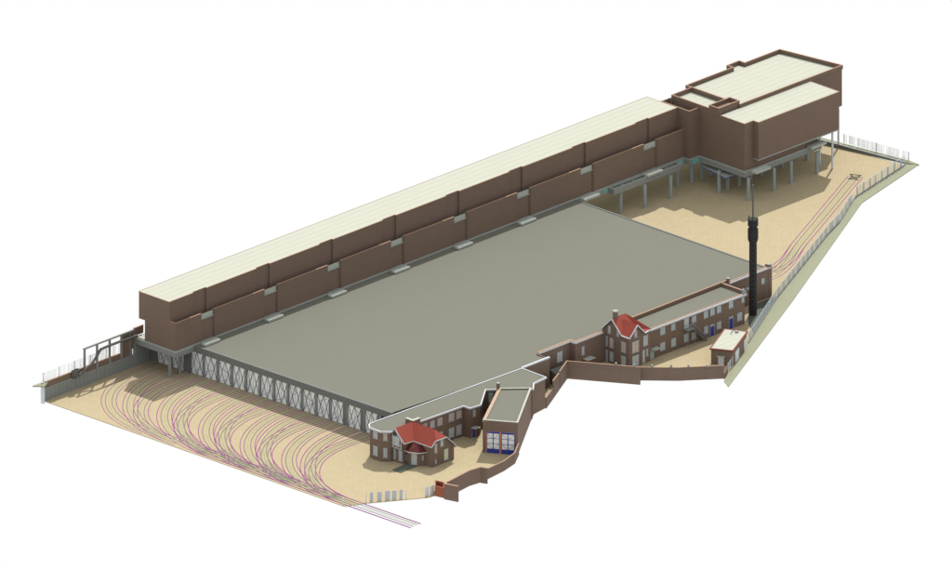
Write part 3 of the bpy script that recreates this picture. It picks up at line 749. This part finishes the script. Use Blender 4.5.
# ================================================================== LONG BUILDING
Lo=thing('brick_terrace','long two-storey brick building with white cornice and blue doors beside the villa','building')
l0=at(648.5,330.0,7.2); l1=at(746.3,292.9,7.2); lb1=at(727,284.4,7.1); lb0=at(634,321.5,7.1)
dl=(Vector(l1)-Vector(l0)).normalized()
lp=[l0,l1,(l1[0],lb1[1]),(l0[0]-1.5,l0[1]+7.2),(l0[0]-1.5,l0[1]+1.0),(l0[0],l0[1]+1)]
lp=[l0,l1,(l1[0]-.0,S4[1]+0)]
wS=Wall(S4,S9)
def sidepoint(x): 
    tt=(x-S4[0])/(S9[0]-S4[0]); return (x,S4[1]+(S9[1]-S4[1])*tt-.04)
lp=[l0,l1,sidepoint(l1[0]),sidepoint(l0[0]-2),(l0[0]-2,l0[1]+1.0),(l0[0],l0[1]+1.0)]
lw=inset(lp,.25)
MB().prism(lw,0,6.7).build('wall','brick',Lo)
MB().prism(inset(lp,.27),6.702,6.98).build('roof','felt',Lo)
MB().ribbon([l0,l1],.5,6.7,7.08,off=.1).build('cornice','white',Lo)
MB().ribbon([l0,l1],.3,7.083,7.2,off=.3).build('coping','coping',Lo)
e=[(lw[1][0]-.1,lw[1][1]+.3),(lw[1][0]-.1,sidepoint(l1[0])[1]-.1)]
MB().ribbon(e,.35,6.98,7.6).build('parapet','brick',Lo); MB().ribbon(e,.42,7.602,7.72).build('coping','coping',Lo)
MB().obox(e[0],(1,0),.28,.28,6.99,8.0).build('finial','slab',Lo)
wl_=Wall(lw[0],lw[1])
for a,b,v1,v2 in ((660,665,327.2,334.2),(671,675.1,323.3,329.8),(691.6,696,315.8,322),(703.6,708,310.8,317.6),(710,714.6,308.2,315),(716.7,721,305.8,312.4),(728.6,733,301.2,307.7),(741.4,744.1,297,302),
                  (736.9,742,312.6,320.4),(703.8,708,326.2,333.2),(716.7,721,321.6,328.4),(660,665,342.4,350),(671,675.8,338.2,346),(683.8,688.4,333.5,341.3),(691.6,696,331.6,338.6)):
    opening(wl_,a,b,v1,v2,Lo,rail=.6)
opening(wl_,684,688.4,318.2,328,Lo,name='door',mull=0,frame='wmetal',sill=False)
blue_door(wl_,709.8,714.2,326.2,335,Lo); blue_door(wl_,728.6,733,318.4,328,Lo)
opening(wl_,649.9,654,348.2,359,Lo,name='door',mull=1,sill=False); canopy(wl_,650,656.6,348,1.5,Lo)
# fire stair
t=thing('fire_stair','grey steel outside stair against the long brick building','stair')
p0=wl_.pt(683.5)+wl_.n*.05; p1=wl_.pt(690.2)+wl_.n*.05; zl=wl_.z(686,328.3); p2=wl_.pt(703.2)
m=MB(); slab_on(m,wl_,p0,p1,zl-.15,zl,0.05,1.3); m.build('landing','gsteel',t)
st=MB(); n_=12
for k in range(n_):
    f=(k+.5)/n_; c=p1+(p2-p1)*f+wl_.n*.65; st.obox(tuple(c),tuple(wl_.d),.17,.5,zl*(1-f)-.05,zl*(1-f))
st.build('steps','gsteel',t)
for o in (.12,1.2):
    a=p1+wl_.n*o; b=p2+wl_.n*o; m=MB(); m.ribbon([tuple(a),tuple(b)],.08,[zl-.35,-.0],[zl+.02,.3]); m.build('stringer','steel',t)
    m=MB(); m.bar((a.x,a.y,zl+1),(b.x,b.y,1.05),.05)
    for k in range(8):
        f=k/7; c=a+(b-a)*f; m.bar((c.x,c.y,zl*(1-f)),(c.x,c.y,zl*(1-f)+1),.03,4)
    m.build('handrail','gsteel',t)
m=MB(); c=[p0+wl_.n*.05,p0+wl_.n*1.25,p1+wl_.n*1.25]
for zz in (.5,1.0):
    for a,b in zip(c,c[1:]): m.bar((a.x,a.y,zl+zz),(b.x,b.y,zl+zz),.04,4)
for a in c: m.bar((a.x,a.y,zl),(a.x,a.y,zl+1),.05,4)
m.build('railing','gsteel',t)
m=MB(); 
for a in c[1:]: m.bar((a.x,a.y,0),(a.x,a.y,zl-.16),.07,6)
m.build('support','gsteel',t)
# ================================================================== SHED
Sh=thing('brick_shed','small brick shed with cream flat roof next to the glass fence','shed')
zs=3.75
s=[at(710.4,348.2,zs),at(724.6,328.8,zs),at(747.2,331.4,zs),at(733,350.4,zs)]
MB().prism(inset(s,.12),0,zs-.3).build('wall','brick',Sh)
MB().ribbon(s,.3,zs-.298,zs,True).build('roof_edge',mk('dark_red_fascia',(.16,.05,.035))[0],Sh)
MB().prism(inset(s,.16),zs-.29,zs-.04).build('roof','cream',Sh)
si=inset(s,.12); w1=Wall(si[0],si[3]); w2=Wall(si[3],si[2])
opening(w1,718.2,724,357,365.2,Sh,name='door',pane='wmetal',frame='wmetal',mull=0,rail=0,sill=False); canopy(w1,717,725.2,356.4,.5,Sh)
opening(w2,735.2,738.8,349.5,363.5,Sh,name='door',pane='wmetal',frame='wmetal',mull=0,rail=0,sill=False)
opening(w2,743.9,746.2,338.8,350.5,Sh,name='door',pane='wmetal',frame='wmetal',mull=0,rail=0,sill=False)
c=Vector(s[2])*.6+Vector(s[1])*.3+Vector(s[0])*.1; MB().obox(tuple(c),(1,0),.3,.3,zs-.04,zs+.35).build('vent','slab',Sh)
# ================================================================== MAST
Ma=thing('radio_tower','tall black tower with stepped head and thin spire by the long brick building','tower')
mc=Vector(at(753,314.6))
m=MB(); m.cyl(tuple(mc),.84,0,17.2,20); m.build('shaft','black',Ma)
m=MB(); m.cyl(tuple(mc),1.0,17.203,17.9,20,1.15); m.cyl(tuple(mc),1.16,17.903,20.1,20); m.build('lower_head','black',Ma)
m=MB(); m.cyl(tuple(mc),.92,20.103,20.9,20); m.build('neck','black',Ma)
m=MB(); m.cyl(tuple(mc),1.15,20.903,22.4,20); m.build('upper_head','black',Ma)
m=MB(); m.cyl(tuple(mc),.2,22.403,30.4,8,.16); m.build('spire','steel',Ma)
for sx in (-1,1): MB().cyl((mc.x+sx*.62,mc.y-sx*.62),.16,22.403,22.4+(.9 if sx<0 else .4),6).build('antenna','steel',Ma)
# ================================================================== BOUNDARY WALLS
def bwall(label,px,z0,z1,mat='brick',zref=0,cop=True,off=0,name='boundary_wall',th=.3):
    t=thing(name,label,'wall'); path=[at(u,v,zref) for u,v in px]
    MB().ribbon(path,th,z0,z1,off=off).build('wall_body',mat,t)
    if cop: MB().ribbon(path,th-.02,[z+.002 for z in z1] if isinstance(z1,list) else z1+.002,[z+.09 for z in z1] if isinstance(z1,list) else z1+.06,off=off).build('coping','coping',t)
    return t
bwall('higher straight brick wall in front of the tall villa',[(567.2,377.4),(640.3,383.6)],-.25,3.85)
bwall('lower brick wall with small caps between the villa wall and the shed',[(639.2,379.4),(678,379.8),(723.8,377.6)],-.2,2.85)
t=thing('boundary_wall','short brick return at the right end of the lower wall near the shed','wall')
MB().ribbon([at(724.1,377.8),at(727.8,372)],.3,-.3,[1.0,1.6]).build('wall_body','brick',t)
for k,u in enumerate((616,634.5,652,671,688.5,707)):
    v=(377.4+(383.6-377.4)*(u-567)/73) if u<640 else 379.5
    c=Vector(at(u,v)); h=3.94 if u<640 else 2.94
    c2=c+FH*.0
    o=MB().obox((c.x,c.y),(1,-.8),.22,.2,h,h+.5); tag(o.build('wall_cap','gsteel'),'small grey cap on the brick wall, %s cap counted from the left'%['first','second','third','fourth','fifth','sixth'][k],'wall cap','small caps on top of the boundary wall')
bwall('tallest slanting brick wall segment below the narrow yard',[(567,377.4),(559.4,388.2)],-.2,3.9)
bwall('middle slanting brick wall segment beside the low dark roof',[(558.9,389),(552.9,397.6)],-.2,[3.7,3.9])
bwall('low slanting brick wall segment with grass behind it',[(552.7,398),(545.8,407.6)],-.2,2.3)
gz=.5
struct(MB().prism([at(546.3,406.2),at(547.5,390),at(553,390),at(560,384),at(558.5,389)],.0,.02).build('grass_strip','grass'))
t=thing('lean_to','low lean-to with dark flat roof in the corner behind the slanting wall','shed')
lt=[at(549.9,369.6,3.2),at(563,364.2,3.2),at(564.5,363.6,3.2),at(558.6,372.6,3.2),at(556,374.4,3.2)]
MB().prism(lt,0,3.05).build('wall','brick',t); MB().prism(inset(lt,-.05),3.052,3.2).build('roof',mk('shade_dark_roofing',(.038,.043,.042),.95,.02)[0],t)  # roof colour darkened to carry the shade lying on it
# curved front wall
fw=[(447.5,496.6),(469,485.4),(480.8,481.8)]
bwall('brick wall curving from the gate pillar towards the garage',fw,-.1,3.45)
bwall('long curving brick wall ending against the garage front',[(481,481.6),(487.5,482.4)],-.3,[3.35,3.3],cop=False)
bwall('sweeping brick wall that meets the right corner of the garage',[(487.5,478.6),(503.7,470.4),(514.5,463),(518.5,454.2)],-.1,[2.3,2.15,2.3,2.6])
t=thing('gate_pillar','wide brick gate pillar panel at the front corner of the yard','pillar')
MB().ribbon([at(444.4,498.6),at(458.3,501.4)],.35,-.1,3.5).build('wall_body','brick',t); MB().ribbon([at(444.4,498.6),at(458.3,501.4)],.42,3.502,3.6).build('coping','coping',t)
t=thing('gate_pillar','orange brick gate box beside the wide brown pillar','pillar')
q=[at(434.7,495.6),at(444.2,497.8),at(444.5,492.0),at(435,489.8)]
MB().ribbon(q,.25,-.05,2.3,True,off=.12).build('wall_body','orange',t)
# ================================================================== FENCES
def glass_fence(label,px,h,z0=0,pan=1.9,gap=1.2,cat='fence',seed=1):
    t=thing('glass_fence',label,'fence'); path=[Vector(at(*p)) for p in px]; rr=random.Random(seed)
    MB().ribbon([tuple(p) for p in path],.3,-.1,.28,off=0).build('plinth','conc',t)
    for a,b in zip(path,path[1:]):
        L=(b-a).length; dd=(b-a)/L; s_=.4
        while s_<L-pan:
            pw=pan*rr.uniform(.75,1.15); c=a+dd*(s_+pw/2)
            MB().obox(tuple(c),tuple(dd),pw/2,.03,.35,h).build('panel','bglass',t)
            c=a+dd*(s_+pw+gap*.5); MB().obox(tuple(c),tuple(dd),.05,.05,.28,h+.1).build('post','wmetal',t)
            s_+=pw+gap*rr.uniform(.8,1.2)
        MB().obox(tuple(a+dd*L/2),tuple(dd),L/2-.02,.02,h-.0,h+.04).build('top_rail','wmetal',t)
    return t
glass_fence('long fence of bluish panels along the right edge of the yard',[(748.5,343),(776.7,298.6),(828.5,234),(840,222),(855.2,197.5)],2.3,pan=2.6,gap=1.3)
glass_fence('fence of narrow upright panels in the far right corner of the yard',[(855.6,197.2),(905.3,165)],2.3,pan=.9,gap=1.9,seed=3)
rail_fence('short pale railing between the shed and the end of the brick wall',[at(728,373),at(732.3,366.5)],[0,0],2.2,'wmetal','wmetal',.5,1.4)
t=thing('glass_fence','short row of upright glass panels at the front entrance of the yard','fence')
for k,(u,wd) in enumerate(((366,.1),(371.5,.35),(379.5,.5),(387.5,.55),(394.3,.5),(401,.35),(406.3,.1))):
    a=at(u,503.2-(u-366)*.09-1.0); MB().obox(a,(.72,-.69),wd,.04,.05,2.1+.1*(k%2)).build('panel','bglass' if wd>.3 else 'wmetal',t)
t=thing('glass_fence','faint pair of pale panels next to the orange gate box','fence')
for u in (427,432): a=at(u,497-(u-427)*.3-.8); MB().obox(a,(.72,-.1),.5,.03,.05,2.2).build('panel','wmetal',t)
a=at(343,505); tag(MB().obox(a,(1,0),.09,.09,0,1.7).build('marker_post','wmetal'),'slim pale post at the front corner of the yard beside the tracks','post')
# ================================================================== LIGHT
W=bpy.data.worlds.new('World'); S.world=W; W.use_nodes=True; nt=W.node_tree; nt.nodes.clear()
out=nt.nodes.new('ShaderNodeOutputWorld'); bg=nt.nodes.new('ShaderNodeBackground'); bg.inputs[0].default_value=(1,1,1,1); bg.inputs[1].default_value=1.0
sky=nt.nodes.new('ShaderNodeTexSky'); sky.sky_type='NISHITA'; sky.sun_disc=False
KA,KB=.70,.42
sky.sun_elevation=math.atan(1/math.hypot(KA,KB)); sky.sun_rotation=math.atan2(KA,KB); sky.dust_density=3
b2=nt.nodes.new('ShaderNodeBackground'); b2.inputs[1].default_value=.01; nt.links.new(sky.outputs[0],b2.inputs[0])
ad=nt.nodes.new('ShaderNodeAddShader'); nt.links.new(bg.outputs[0],ad.inputs[0]); nt.links.new(b2.outputs[0],ad.inputs[1]); nt.links.new(ad.outputs[0],out.inputs[0])
sl=bpy.data.lights.new('sun','SUN'); sl.energy=4.9; sl.angle=math.radians(.5); sl.color=(1,.97,.92)
so=bpy.data.objects.new('sun',sl); COL.objects.link(so)
so.rotation_euler=Vector((-KA,-KB,-1)).to_track_quat('-Z','Y').to_euler()
so.location=(60,0,80)
# ================================================================== CAMERA
cd=bpy.data.cameras.new('camera'); cam=bpy.data.objects.new('camera',cd); COL.objects.link(cam); S.camera=cam
cd.type='ORTHO'; cd.ortho_scale=952/PX; cd.clip_end=2000; cd.clip_start=1
tg=at(476,284.5,0)
F=Vector((math.sin(TH)*math.cos(PI),math.cos(TH)*math.cos(PI),-math.sin(PI)))
cam.location=Vector((tg[0],tg[1],0))-F*400
cam.rotation_euler=(math.pi/2-PI,0,-TH)
S.view_settings.view_transform='Standard'; S.view_settings.look='None'; S.view_settings.exposure=0; S.view_settings.gamma=1; S.view_settings.use_curve_mapping=False
S.render.resolution_x=1024; S.render.resolution_y=612
S.render.engine='CYCLES'
